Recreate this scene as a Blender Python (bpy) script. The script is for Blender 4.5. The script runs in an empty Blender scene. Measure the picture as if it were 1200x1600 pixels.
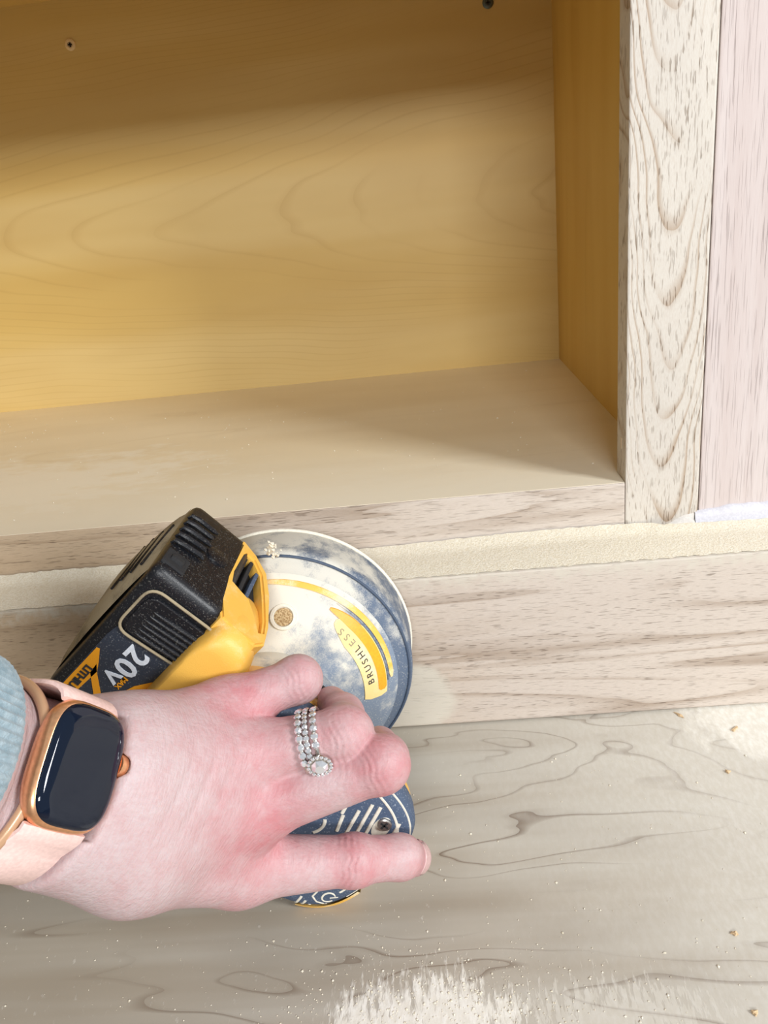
import bpy, bmesh, math, random
import numpy as np
from mathutils import Vector, Matrix
random.seed(4); rng = np.random.default_rng(4)
SC = bpy.context.scene; COL = SC.collection
PI = math.pi

# ---------------------------------------------------------------- camera
# metres; plywood top is z=0, front face of the oak base board is y=0, x runs along the cabinet
H = .2718
cr = Vector((.994186, .030750, -.103191)); cd = Vector((-.084469, -.371593, -.924545)); cf = Vector((-.066775, .927886, -.366836))
cam = bpy.data.cameras.new('camera'); co = bpy.data.objects.new('camera', cam); COL.objects.link(co)
cam.sensor_fit = 'VERTICAL'; cam.sensor_height = 32; cam.lens = 1230/1600*32; cam.clip_start = .01
m = Matrix((cr, -cd, -cf)).transposed().to_4x4(); m.translation = (0, -.36, H); co.matrix_world = m
SC.camera = co

# ---------------------------------------------------------------- light: two windows of the room and its pale ambient
w = bpy.data.worlds.new('world'); SC.world = w; w.use_nodes = True
w.node_tree.nodes['Background'].inputs[0].default_value = (.90, .95, 1, 1)
w.node_tree.nodes['Background'].inputs[1].default_value = .46
def window_light(name, loc, target, sx, sy, power, col):
    l = bpy.data.lights.new(name, 'AREA'); l.shape = 'RECTANGLE'; l.size = sx; l.size_y = sy; l.energy = power; l.color = col
    o = bpy.data.objects.new(name, l); COL.objects.link(o); o.location = loc
    o.rotation_euler = (Vector(target)-Vector(loc)).to_track_quat('-Z', 'Y').to_euler()
window_light('window_light_right', (1.20, -.93, .88), (0, .05, .1), .40, .46, 35, (.97, .985, 1))
window_light('window_light_front', (.15, -2.45, 1.20), (0, .3, .2), .9, .32, 54, (.98, .99, 1))
SC.view_settings.view_transform = 'Standard'; SC.view_settings.look = 'None'; SC.view_settings.gamma = 1
SC.view_settings.use_curve_mapping = False; SC.view_settings.exposure = -.55

# ---------------------------------------------------------------- helpers
def lin(c):
    return tuple((v/255/12.92 if v/255 <= .04045 else ((v/255+.055)/1.055)**2.4) for v in c)+(1,)
class NB:
    def __init__(s, name):
        s.m = bpy.data.materials.new(name); s.m.use_nodes = True; s.t = s.m.node_tree
        s.b = s.t.nodes['Principled BSDF']; s.tc = s.t.nodes.new('ShaderNodeTexCoord').outputs['Object']
    def put(s, sock, v):
        if isinstance(v, bpy.types.NodeSocket): s.t.links.new(v, sock)
        else: sock.default_value = v
    def n(s, typ, out=0, props=None, **kw):
        k = s.t.nodes.new('ShaderNode'+typ)
        for a, b in (props or {}).items(): setattr(k, a, b)
        for a, v in kw.items():
            s.put(k.inputs[int(a[1:])] if a[0] == 'i' and a[1:].isdigit() else k.inputs[a.replace('_', ' ')], v)
        return k.outputs[out]
    def math(s, op, a, b=0., c=0., clamp=False):
        return s.n('Math', 0, {'operation': op, 'use_clamp': clamp}, i0=a, i1=b, i2=c)
    def noise(s, vec, scale, detail=2., rough=.5, dist=0.):
        return s.n('TexNoise', 0, None, Vector=vec, Scale=scale, Detail=detail, Roughness=rough, Distortion=dist)
    def mapv(s, scale=(1, 1, 1), loc=(0, 0, 0), rot=(0, 0, 0), vec=None):
        return s.n('Mapping', 0, None, Vector=vec or s.tc, Location=loc, Rotation=rot, Scale=scale)
    def step(s, v, a, b):
        return s.n('MapRange', 0, {'interpolation_type': 'SMOOTHSTEP'}, i0=v, i1=a, i2=b, i3=0., i4=1.)
    def mix(s, f, a, b):
        k = s.t.nodes.new('ShaderNodeMix'); k.data_type = 'RGBA'
        s.put(k.inputs[0], f); s.put(k.inputs[6], a); s.put(k.inputs[7], b); return k.outputs[2]
    def ramp(s, f, pts):
        k = s.t.nodes.new('ShaderNodeValToRGB'); e = k.color_ramp.elements
        while len(e) < len(pts): e.new(.5)
        for q, (p, c) in zip(e, pts): q.position = p; q.color = c if len(c) == 4 else tuple(c)+(1,)
        s.put(k.inputs[0], f); return k.outputs[0]
    def blob(s, c, r):                       # 1 at the centre, 0 at the edge of an ellipsoid
        d = s.n('VectorMath', 0, {'operation': 'SUBTRACT'}, i0=s.tc, i1=c)
        d = s.n('VectorMath', 0, {'operation': 'DIVIDE'}, i0=d, i1=r)
        l = s.n('VectorMath', 1, {'operation': 'LENGTH'}, i0=d)
        return s.math('SUBTRACT', 1., l)
    def bump(s, h, dist, strength=1.):
        s.t.links.new(s.n('Bump', 0, None, Height=h, Distance=dist, Strength=strength), s.b.inputs['Normal'])
    def end(s, col, rough=.6, metal=0., **kw):
        s.put(s.b.inputs['Base Color'], col); s.put(s.b.inputs['Roughness'], rough); s.put(s.b.inputs['Metallic'], metal)
        for a, v in kw.items(): s.put(s.b.inputs[a.replace('_', ' ')], v)
        return s.m
def plain(name, rgb, rough=.5, metal=0., **kw):
    b = NB(name); v = b.noise(b.tc, 900, 2)
    return b.end(b.mix(b.step(v, .3, .75), lin(rgb), lin([min(255, c*1.06+2) for c in rgb])), rough, metal, **kw)

def mesh(name, verts, faces, mat, parent=None, smooth=True, kind=None):
    me = bpy.data.meshes.new(name); me.from_pydata([tuple(v) for v in verts], [], [tuple(int(i) for i in f) for f in faces]); me.update()
    if smooth: me.polygons.foreach_set('use_smooth', [True]*len(me.polygons))
    o = bpy.data.objects.new(name, me); COL.objects.link(o); me.materials.append(mat)
    if parent: o.parent = parent
    if kind: o['kind'] = kind
    return o
def from_bm(name, bm, mat, parent=None, smooth=False, kind=None):
    bmesh.ops.recalc_face_normals(bm, faces=bm.faces)
    me = bpy.data.meshes.new(name); bm.to_mesh(me); bm.free(); me.materials.append(mat)
    if smooth: me.polygons.foreach_set('use_smooth', [True]*len(me.polygons))
    o = bpy.data.objects.new(name, me); COL.objects.link(o)
    if parent: o.parent = parent
    if kind: o['kind'] = kind
    return o
def box_bm(bm, lo, hi, bev=0., seg=2):
    r = bmesh.ops.create_cube(bm, size=1); vs = r['verts']
    for v in vs: v.co = Vector([lo[i]+(v.co[i]+.5)*(hi[i]-lo[i]) for i in range(3)])
    if bev: bmesh.ops.bevel(bm, geom=list({e for v in vs for e in v.link_edges}), offset=bev, segments=seg, affect='EDGES', profile=.6)
def box(name, lo, hi, mat, parent=None, bev=0., seg=2):
    bm = bmesh.new(); box_bm(bm, lo, hi, bev, seg); return from_bm(name, bm, mat, parent, smooth=False)
def thing(name, label, cat, loc=(0, 0, 0), group=None):
    o = bpy.data.objects.new(name, None); COL.objects.link(o); o.location = loc; o.empty_display_size = .02
    o['label'] = label; o['category'] = cat
    if group: o['group'] = group
    return o
def tag(o, label, cat, group=None):
    o['label'] = label; o['category'] = cat
    if group: o['group'] = group
    return o
def loft(name, rings, mat, parent=None, caps=(True, True), smooth=True, closed=True, kind=None):
    n = len(rings[0]); V = [p for r in rings for p in r]; F = []
    for k in range(len(rings)-1):
        for i in range(n if closed else n-1):
            j = (i+1) % n; F.append((k*n+i, k*n+j, (k+1)*n+j, (k+1)*n+i))
    if caps[0]: F.append(tuple(reversed(range(n))))
    if caps[1]: F.append(tuple(range((len(rings)-1)*n, len(rings)*n)))
    o = mesh(name, V, F, mat, parent, smooth, kind)
    bm = bmesh.new(); bm.from_mesh(o.data); bmesh.ops.recalc_face_normals(bm, faces=bm.faces); bm.to_mesh(o.data); bm.free()
    if smooth: o.data.set_sharp_from_angle(angle=math.radians(38))
    return o
def sup(cx, cy, a, b, n, z, k=72):
    R = []
    for i in range(k):
        t = 2*PI*i/k; c, s = math.cos(t), math.sin(t)
        R.append((cx+a*math.copysign(abs(c)**(2/n), c), cy+b*math.copysign(abs(s)**(2/n), s), z))
    return R
def prism(name, pts, d0, d1, mat, parent=None, axis='Z', bev=0., hole=None):
    """polygon pts (u,v) extruded from d0 to d1 along a local axis; axis Z: (u,v,d); axis Y: (u,d,v)"""
    P = (lambda u, v, d: (u, v, d)) if axis == 'Z' else (lambda u, v, d: (u, d, v))
    if hole:
        n = len(pts); V = [P(u, v, d) for d in (d0, d1) for L in (pts, hole) for u, v in L]; F = []
        for i in range(n):
            j = (i+1) % n
            a, b = i, j; c, d = n+i, n+j; A, B, C_, D_ = 2*n+i, 2*n+j, 3*n+i, 3*n+j
            F += [(A, B, D_, C_), (a, c, d, b), (a, b, B, A), (c, C_, D_, d)]
        bm = bmesh.new(); vs = [bm.verts.new(v) for v in V]
        for f in F: bm.faces.new([vs[i] for i in f])
    else:
        bm = bmesh.new(); a = [bm.verts.new(P(u, v, d0)) for u, v in pts]; b = [bm.verts.new(P(u, v, d1)) for u, v in pts]
        bm.faces.new(a); bm.faces.new(b); n = len(pts)
        for i in range(n): bm.faces.new((a[i], a[(i+1) % n], b[(i+1) % n], b[i]))
    if bev:
        bmesh.ops.recalc_face_normals(bm, faces=bm.faces)
        bmesh.ops.bevel(bm, geom=list(bm.edges), offset=bev, segments=2, affect='EDGES', profile=.6, clamp_overlap=True)
    return from_bm(name, bm, mat, parent)
def rounded(pts, r, k=5):
    out = []; n = len(pts)
    for i in range(n):
        p0, p, p1 = (np.array(pts[j % n], float) for j in (i-1, i, i+1))
        u = (p0-p)/np.linalg.norm(p0-p); v = (p1-p)/np.linalg.norm(p1-p); q = min(r, .46*np.linalg.norm(p0-p), .46*np.linalg.norm(p1-p)); a = p+u*q; b = p+v*q
        for t in np.linspace(0, 1, k): out.append(tuple((1-t)**2*a+2*t*(1-t)*p+t*t*b))
    return out
def tube(name, pts, rad, mat, parent=None, closed=False, k=10, kind=None, squash=1., up=None):
    pts = [Vector(p) for p in pts]; n = len(pts); rings = []; prev = None
    rads = rad if hasattr(rad, '__len__') else [rad]*n
    for i, p in enumerate(pts):
        t = (pts[(i+1) % n]-pts[i-1]) if closed else pts[min(i+1, n-1)]-pts[max(i-1, 0)]
        t.normalize(); u = Vector(up) if up else (prev or (Vector((0, 0, 1)) if abs(t.z) < .9 else Vector((1, 0, 0))))
        u = (u-t*u.dot(t)).normalized(); prev = u; v = t.cross(u)
        rings.append([tuple(p+(u*math.cos(2*PI*j/k)*squash+v*math.sin(2*PI*j/k))*rads[i]) for j in range(k)])
    if closed: rings.append(rings[0])
    return loft(name, rings, mat, parent, (not closed, not closed), kind=kind)
def text(name, s, size, mat, mtx, parent, extrude=.0002, bold=0., space=1.):
    c = bpy.data.curves.new(name, 'FONT'); c.body = s; c.size = size; c.extrude = extrude; c.offset = bold; c.space_character = space
    c.align_x = 'CENTER'; c.align_y = 'CENTER'; c.resolution_u = 3
    o = bpy.data.objects.new(name, c); COL.objects.link(o); bpy.context.view_layer.update()
    me = bpy.data.meshes.new_from_object(o.evaluated_get(bpy.context.evaluated_depsgraph_get())); bpy.data.objects.remove(o)
    me.transform(mtx); me.materials.clear(); me.materials.append(mat)
    q = bpy.data.objects.new(name, me); COL.objects.link(q); q.parent = parent; return q

# ---------------------------------------------------------------- wood materials
def whiten_x(b, col, x0, x1, amt, c):  # base colour turns paler towards the right, with a noisy edge
    x = b.n('SeparateXYZ', 0, None, Vector=b.tc); v = b.math('ADD', x, b.math('MULTIPLY', b.math('SUBTRACT', b.noise(b.mapv((1, 1, 5)), 9, 4, .6), .5), .16))
    return b.mix(b.math('MULTIPLY', b.step(v, x0, x1), amt), col, lin(c))
def wood(name, light, dark, freq, rings, line_w, line_amt, pore=None, pore_amt=0., tone=None, tone_freq=(2, 2, 2), dust=None, warp=.6, rough=.62, seed=0., bump=.0002, vee=None, detail=2.2, fade=.45, whiten=None):
    b = NB(name)
    p = b.mapv(freq, (seed, seed*.7, seed*1.3))
    f = b.noise(p, 1., detail, .5, warp)
    g = b.math('MULTIPLY', f, rings)
    if vee:                                   # nested arches pointing down, as on flat-sawn oak
        ia, ib = (2, 0) if len(vee) > 4 else (0, 2)
        xx = b.math('SUBTRACT', b.n('SeparateXYZ', ia, None, Vector=b.tc), vee[0]); zz = b.n('SeparateXYZ', ib, None, Vector=b.tc)
        xx = b.math('ADD', xx, b.math('MULTIPLY', b.math('SUBTRACT', b.noise(b.mapv((1, 1, 1) if ia == 0 else (.25, 1, .6)), 16, 1.5), .5), .02 if ia == 0 else .05))
        g = b.math('ADD', b.math('MULTIPLY', b.math('SUBTRACT', zz, b.math('MULTIPLY', b.math('MULTIPLY', xx, xx), vee[1])), vee[2]), b.math('MULTIPLY', f, vee[3]))
    fr = b.math('FRACT', g)
    line = b.ramp(fr, [(0, (1, 1, 1)), (line_w, (0, 0, 0)), (.9, (0, 0, 0)), (1, (fade,)*3)])
    amt = b.math('MULTIPLY', line, b.math('MULTIPLY', b.step(b.noise(p, 2.3, 1), .3, .62), line_amt))
    base = b.mix(b.step(b.noise(b.mapv(tone_freq, (seed, 0, 3)), 1., 3), .3, .7), lin(light), lin(tone or light))
    if whiten: base = whiten_x(b, base, *whiten)
    col = b.mix(amt, base, lin(dark)); h = b.math('MULTIPLY', amt, -.5)
    fine = b.noise(b.mapv(tuple(v*9 for v in (pore or freq))), .35, 2)
    col = b.mix(b.math('MULTIPLY', b.step(fine, .35, .75), .16), col, lin(dark))
    if pore:
        q = b.noise(b.mapv(pore), 1., 1.5, .5)
        pm = b.math('MULTIPLY', b.step(q, .57, .68), b.math('MULTIPLY_ADD', line, .55, .45))
        col = b.mix(b.math('MULTIPLY', pm, pore_amt), col, lin([c*.70 for c in dark])); h = b.math('SUBTRACT', h, pm)
    if dust: col, h = dust(b, col, h)
    b.bump(h, bump, .8)
    return b.end(col, rough)

def dust_ply(b, col, h):
    grit = b.noise(b.mapv((1, .45, 1)), 420, 4, .65); mid = b.noise(b.mapv((1, .5, 1)), 70, 4, .6); big = b.noise(b.tc, 11, 3)
    streak = b.noise(b.mapv((1, .22, 1)), 520, 3, .6)
    def spot(c, r, na, lo, hi, nz):
        v = b.math('ADD', b.blob(c, r), b.math('MULTIPLY', b.math('SUBTRACT', nz, .5), na)); return b.step(v, lo, hi)
    m1 = spot((-.018, -.186, 0), (.062, .052, 1), 1.5, .22, .48, b.math('ADD', b.math('MULTIPLY', streak, .6), b.math('MULTIPLY', mid, .4)))
    m2 = spot((.178, -.012, 0), (.085, .052, 1), .7, .12, .5, mid)
    m3 = b.math('MULTIPLY', spot((.24, -.12, 0), (.185, .16, 1), .7, .05, .75, b.math('ADD', b.math('MULTIPLY', big, .6), b.math('MULTIPLY', grit, .4))), .62)
    m4 = b.math('MULTIPLY', spot((.05, -.168, 0), (.1, .035, 1), 1.6, .5, .8, streak), .45)
    sx = b.n('SeparateXYZ', 0, None, Vector=b.tc)
    whiten = b.math('MULTIPLY', b.step(b.math('ADD', sx, b.math('MULTIPLY', b.math('SUBTRACT', big, .5), .16)), -.05, .17), .55)
    m5 = b.math('MULTIPLY', b.step(grit, .62, .72), .25)
    m = b.math('MAXIMUM', b.math('MAXIMUM', b.math('MAXIMUM', m1, m2), b.math('MAXIMUM', m3, m4)), b.math('MAXIMUM', whiten, m5))
    dcol = b.mix(b.step(grit, .35, .7), lin((232, 227, 214)), lin((246, 243, 234)))
    return b.mix(m, col, dcol), b.math('ADD', h, b.math('MULTIPLY', m, b.math('MULTIPLY_ADD', grit, .8, .6)))
def dust_board(b, col, h):
    nz = b.noise(b.tc, 60, 3)
    v = b.math('ADD', b.blob((-.035, 0, .018), (.042, .05, .030)), b.math('MULTIPLY', b.math('SUBTRACT', nz, .5), .35))
    m = b.math('MULTIPLY', b.step(v, .04, .22), .85)
    sx = b.n('SeparateXYZ', 2, None, Vector=b.tc)
    top = b.math('MULTIPLY', b.step(b.math('ADD', sx, b.math('MULTIPLY', b.math('SUBTRACT', b.noise(b.tc, 140, 4, .7), .5), .03)), .082, .095), .8)
    m = b.math('MAXIMUM', m, top)
    return b.mix(m, col, lin((208, 201, 186))), h
def dust_floor(b, col, h):
    nz = b.noise(b.mapv((1, 2, 1)), 38, 5, .65); sy = b.n('SeparateXYZ', 1, None, Vector=b.tc)
    v = b.math('ADD', b.blob((-.3, .12, .12), (.24, .12, 1)), b.math('MULTIPLY', b.math('SUBTRACT', nz, .5), 1.4))
    m = b.math('MULTIPLY', b.step(v, .2, .7), .85)
    front = b.math('MULTIPLY', b.math('SUBTRACT', 1., b.step(b.math('ADD', sy, b.math('MULTIPLY', nz, .05)), .07, .19)), .8)
    m = b.math('MAXIMUM', b.math('MAXIMUM', m, front), .14)
    return b.mix(m, col, lin((246, 238, 218))), h
M = {}
M['maple'] = wood('maple_interior', (227, 199, 134), (184, 142, 72), (2.1, 5, 9), 8, .16, .26, tone=(216, 182, 106), tone_freq=(1.2, 5, 16), rough=.5, vee=(.272, 60, 15, 3.0, 1), seed=2.3, bump=.00003)
M['maple_side'] = wood('maple_side', (216, 182, 102), (182, 140, 62), (14, 9, 1.6), 5, .12, .18, tone=(208, 170, 88), tone_freq=(20, 20, 3), rough=.5, seed=5.1, bump=.00003)
M['maple_floor'] = wood('maple_floor', (240, 226, 194), (200, 174, 128), (2.2, 9, 5), 5, .12, .22, tone=(234, 216, 178), tone_freq=(2, 9, 2), rough=.55, seed=7.7, dust=dust_floor, bump=.00003)
M['oak_board'] = wood('oak_base_board', (196, 172, 142), (128, 100, 72), (3.0, 8, 40), 5, .35, .55, pore=(130, 400, 1500), pore_amt=.62, tone=(184, 158, 128), tone_freq=(3, 3, 50), seed=1.2, dust=dust_board, whiten=(-.16, .05, .72, (210, 202, 195)))
M['oak_rail'] = wood('oak_rail', (198, 175, 147), (132, 104, 76), (3.5, 8, 46), 5, .35, .5, pore=(120, 400, 1500), pore_amt=.55, tone=(186, 162, 134), tone_freq=(3, 3, 60), seed=3.9, whiten=(-.24, .02, .72, (212, 204, 197)))
M['oak_stile'] = wood('oak_stile', (214, 207, 196), (150, 116, 78), (22, 10, 5.2), 8, .28, .72, pore=(1250, 400, 150), pore_amt=.75, vee=(.121, 260, 34, 3.2), tone=(207, 200, 190), tone_freq=(25, 9, 6), seed=8.4, warp=.35)
M['oak_pink'] = wood('oak_pink', (212, 201, 197), (172, 150, 143), (60, 10, 1.2), 6, .35, .2, pore=(1700, 400, 40), pore_amt=.5, tone=(204, 190, 185), tone_freq=(70, 9, 2), seed=6.2, warp=.1)
M['ply'] = wood('plywood_top', (192, 186, 173), (100, 74, 50), (3.4, 9.0, 3), 15, .11, .95, tone=(172, 161, 144), tone_freq=(3, 45, 5), seed=4.15, dust=dust_ply, warp=.7, detail=3.4, fade=.3)
b = NB('sawdust'); g = b.noise(b.tc, 900, 4, .7); b.bump(g, .0006, .9)
M['dust'] = b.end(b.mix(b.step(g, .3, .7), lin((228, 216, 190)), lin((246, 239, 222))), .95)
M['caulk'] = plain('white_filler', (202, 200, 206), .5)
M['room'] = plain('room_floor', (150, 130, 108), .7)
M['screw_tan'] = plain('screw_tan', (232, 204, 158), .5)
M['screw_grey'] = plain('screw_grey', (96, 104, 100), .35, .8)
M['dark'] = plain('dark_recess', (40, 28, 16), .8)

# ---------------------------------------------------------------- setting and cabinet
fl = box('floor', (-3, -3.2, -.62), (3, 1.2, -.6), M['room']); fl['kind'] = 'structure'
wl = box('shade_wall_left', (-1.32, -3.2, -.6), (-1.27, 1.2, 2.0), plain('wall_paint', (120, 116, 108), .8)); wl['kind'] = 'structure'  # unseen wall, added to cut ambient light from the left
wb = box('wall_back', (-1.27, .42, -.6), (3, .47, 2.0), M['room']); wb['kind'] = 'structure'
ply = tag(box('plywood_top', (-.95, -.34, -.018), (.95, .022, 0), M['ply'], bev=.0008), 'sanded plywood bench top with curly grain and pale dust patches', 'plywood panel')
cab = thing('oak_cabinet', 'open oak face frame cabinet with golden maple interior behind the sander', 'cabinet', (0, 0, 0))
ZL, ZF, YR, YB, XS = .0916, .1200, .036, .3708, .1242
box('base_board', (-.93, 0, .0010), (.93, .020, ZL-.0002), M['oak_board'], cab, .0012)
box('ledge', (-.93, .0201, .001), (.93, .060, ZL), M['oak_board'], cab)
box('bottom_rail', (-.93, YR, ZL+.0002), (.1003, YR+.019, ZF), M['oak_rail'], cab, .0007)
df = box('dust_film', (-.93, YR+.0008, ZF), (.1003, YR+.0192, ZF+.0002), M['maple_floor'], cab); df['kind'] = 'stuff'
box('stile', (.1005, YR, ZL+.0002), (.1388, YR+.019, .56), M['oak_stile'], cab, .0009)
box('side_board', (.1395, YR+.0008, ZL+.0002), (.62, YR+.019, .56), M['oak_pink'], cab, .0006)
box('bottom_panel', (-.80, YR+.0192, ZF-.015), (XS, YB, ZF-.0003), M['maple_floor'], cab)
box('back_panel', (-.82, YB, ZL), (XS+.013, YB+.006, .60), M['maple'], cab)
box('side_panel', (XS, YR+.0192, ZL), (XS+.0125, YB, .60), M['maple_side'], cab)
box('side_panel', (-.813, YR+.0192, ZL), (-.80, YB, .60), M['maple_side'], cab)
box('top_panel', (-.80, YR+.0192, .447), (XS, YB, .462), M['maple'], cab)
box('top_rail', (-.93, YR, .434), (.1003, YR+.019, .50), M['oak_rail'], cab, .0007)
for x, z, mt in ((-.2655, .4152, 'screw_tan'), (.0742, .4076, 'screw_grey')):
    rings = [[(x+r*math.cos(2*PI*i/24), YB-y, z+r*math.sin(2*PI*i/24)) for i in range(24)] for r, y in ((.0044, 0), (.0044, .0007), (.0036, .0013), (.0022, .0013), (.0020, .0004))]
    s = loft('screw', rings, M[mt], cab)
    bm = bmesh.new(); box_bm(bm, (x-.0015, YB-.00138, z-.0005), (x+.0015, YB-.0004, z+.0005)); box_bm(bm, (x-.0005, YB-.00138, z-.0015), (x+.0005, YB-.0004, z+.0015))
    d = from_bm('screw_recess', bm, M['dark'], s)
# filler smeared along the foot of the stile and the side board
def smear(name, x0, x1, zf, mat, n=70, th=.0012):
    T, B, V, F = [], [], [], []
    for i in range(n+1):
        x = x0+(x1-x0)*i/n; zt = zf(x)+.0005*math.sin(x*210)+.0003*math.sin(x*530+1)
        for z, y in ((ZL+.0003, YR-.0038), (ZL+.003, YR-.0024), (ZL+.55*(zt-ZL), YR-th), (zt-.0006, YR-th*.6), (zt, YR+.0009)): V.append((x, y, z))
    for i in range(n):
        for j in range(4): F.append((i*5+j, (i+1)*5+j, (i+1)*5+j+1, i*5+j+1))
    return mesh(name, V, F, mat, cab)
smear('filler', .1372, .32, lambda x: ZL+.0095+.003*min(1, max(0, (x-.1372)/.05)), M['caulk'])
smear('filler', .1215, .1370, lambda x: ZL+.0015+.0075*((x-.1215)/.0155)**.7, plain('thin_filler', (212, 206, 198), .6), 24, .0005)
box('filler_spot', (.1003, .0442, .1365), (.1006, .0464, .1425), plain('filler_spot', (214, 196, 172), .8), cab)

# sawdust bank along the ledge: rough, uneven, nobody could count it
nx, ny = 420, 12
xs = np.linspace(-.62, .62, nx); V = []; F = []
def fbm(x, y, s=0.):
    return (np.sin(x*517+2.7*np.sin(x*131+y*290+s)+s)+np.sin(x*933+2*np.sin(x*211)-y*610+s*2)+.7*np.sin(x*1490+y*1210+s*3)+.5*np.sin(x*2890-y*2110))/3.2
for i, x in enumerate(xs):
    edge = .0012*fbm(x, .1, 3.)
    for j in range(ny):
        t = j/(ny-1); y = .0010+edge*(1-t)+(YR-.0008-.001-.0036*min(1, max(0, (x-.110)/.01)))*t
        prof = math.sin(min(1, t*1.35)*PI*.5)*.0022+.0030*max(0, t-.72)/.28
        V.append((x, y, ZL+.0001+prof*(.8+.25*math.sin(x*23)+.09*fbm(x, y))+.0002*(rng.random()) if 0 < j else ZL+.0001))
for i in range(nx-1):
    for j in range(ny-1): F.append((i*ny+j, (i+1)*ny+j, (i+1)*ny+j+1, i*ny+j+1))
tag(mesh('sawdust_bank', V, F, M['dust'], kind='stuff'), 'pale bank of fine sawdust lying along the cabinet ledge', 'sawdust')

# ---------------------------------------------------------------- sander, built in its own frame: X to its nose, Y up-right, Z away from the board
A = .84914; CX = Vector((-.0805, 0, .0650))
SX = Vector((math.cos(A), 0, -math.sin(A))); SY = Vector((math.sin(A), 0, math.cos(A))); SZ = Vector((0, -1, 0))
SM = Matrix((SX, SY, SZ)).transposed().to_4x4(); SM.translation = CX
def dusty(name, base, dst, lo, hi, scale=90, rough=.55, bias=None, spec=True, coat=0.):
    b = NB(name); a = b.noise(b.tc, scale, 5, .65); c = b.noise(b.tc, 2200, 2)
    v = b.math('ADD', a, b.math('MULTIPLY', b.math('SUBTRACT', c, .5), .22))
    if bias: v = b.math('ADD', v, bias(b))
    f = b.step(v, lo, hi)
    if spec: f = b.math('MAXIMUM', f, b.math('MULTIPLY', b.step(b.noise(b.tc, 1500, 2), .60, .70), .5))
    b.bump(c, .00012, .6)
    return b.end(b.mix(f, lin(base), lin(dst)), b.mix(f, (rough,)*3+(1,), (.95,)*3+(1,)), Coat_Weight=coat)
DUSTC = (232, 222, 200)
M['black'] = dusty('battery_black', (19, 21, 27), (120, 118, 112), .66, 1.05, 120, .38)
M['black_outer'] = dusty('battery_outer_dusty', (86, 78, 62), (168, 154, 126), .22, .52, 60, .7)
M['label_navy'] = dusty('label_navy', (44, 52, 66), (140, 144, 146), .68, 1.0, 150, .5)
M['label_orange'] = dusty('label_orange', (238, 160, 24), (250, 214, 140), .7, 1.0, 150, .5, spec=False)
M['yellow'] = dusty('yellow_plastic', (242, 188, 84), (244, 226, 182), .50, .88, 60, .42, spec=False)
M['yellow_dusty'] = dusty('yellow_dusty', (244, 190, 80), (242, 226, 188), .42, .7, 60, .6, spec=False)
M['rubber'] = dusty('navy_rubber', (72, 88, 112), (176, 186, 194), .62, 1.0, 110, .6)
M['rim'] = dusty('skirt_rim', (92, 107, 128), (214, 210, 198), .46, .74, 60, .6,
                 bias=lambda b: b.math('MULTIPLY', b.math('SUBTRACT', b.math('MULTIPLY', b.n('SeparateXYZ', 1, None, Vector=b.tc), .4), b.math('MULTIPLY', b.n('SeparateXYZ', 0, None, Vector=b.tc), 1.0)), 3.5))
M['rim_line'] = plain('rim_line', (70, 84, 104), .6)
M['groove'] = plain('dust_filled_groove', (226, 220, 204), .95)
M['skirt'] = dusty('skirt_grey', (126, 140, 158), (226, 221, 207), .38, .72, 75, .7,
                   bias=lambda b: b.math('MULTIPLY', b.math('SUBTRACT', b.math('MULTIPLY', b.n('SeparateXYZ', 1, None, Vector=b.tc), .55), b.math('MULTIPLY', b.n('SeparateXYZ', 0, None, Vector=b.tc), 1.1)), 5.0))
M['pad'] = plain('black_foam_pad', (34, 34, 36), .8)
M['paper'] = plain('sanding_paper', (150, 112, 78), .95)
M['white_ink'] = plain('white_ink', (216, 224, 234), .5)
M['black_ink'] = plain('black_ink', (44, 44, 46), .6)
M['steel'] = plain('steel', (176, 172, 166), .3, .9)
M['cream_band'] = dusty('cream_band', (250, 220, 148), (246, 234, 204), .45, .75, 60, .6, spec=False)
M['orange_band'] = plain('orange_band', (242, 164, 30), .45)
san = thing('orbital_sander', 'yellow and black cordless orbital sander pressed on the oak base board', 'sander')
san.matrix_world = SM
mm = .001
def S(pts): return [tuple(c*mm for c in p) for p in pts]
def circ(r, z, k=96): return [(r*math.cos(2*PI*i/k)*mm, r*math.sin(2*PI*i/k)*mm, z*mm) for i in range(k)]
loft('sanding_disc', [circ(58, .6), circ(58, 1.6)], M['paper'], san)
loft('sanding_pad', [circ(58.5, 1.7), circ(59, 3), circ(58.5, 11), circ(52, 12.5)], M['pad'], san)
ZT_R = [27, 30, 38, 46, 53, 55.5]; ZT_Z = [66, 61.5, 55.5, 49.5, 43.5, 40.2]
def zt(r): return float(np.interp(r, ZT_R, ZT_Z))
sk = loft('dust_skirt', [circ(55.6, 40.3), circ(53, 43.5), circ(46, 49.5), circ(38, 55.5), circ(30, 61.5), circ(24, 70)], M['skirt'], san, (False, False))
rim = loft('skirt_rim', [circ(60.6, 4), circ(61.8, 8), circ(62.2, 25), circ(62.6, 28), circ(62.6, 31.5), circ(61.6, 33.6), circ(60.0, 34.4), circ(59.2, 35.8), circ(57.6, 37.6), circ(55.8, 39.4), circ(55.2, 40.8)], M['rim'], san, (False, False))
tube('rim_line', [tuple(v) for v in circ(61.2, 34.0)], .0007, M['rim_line'], rim, True, 8)
tube('rim_dust', [tuple(v) for v in circ(61.6, 5.5)], .0009, M['groove'], rim, True, 8)
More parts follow.
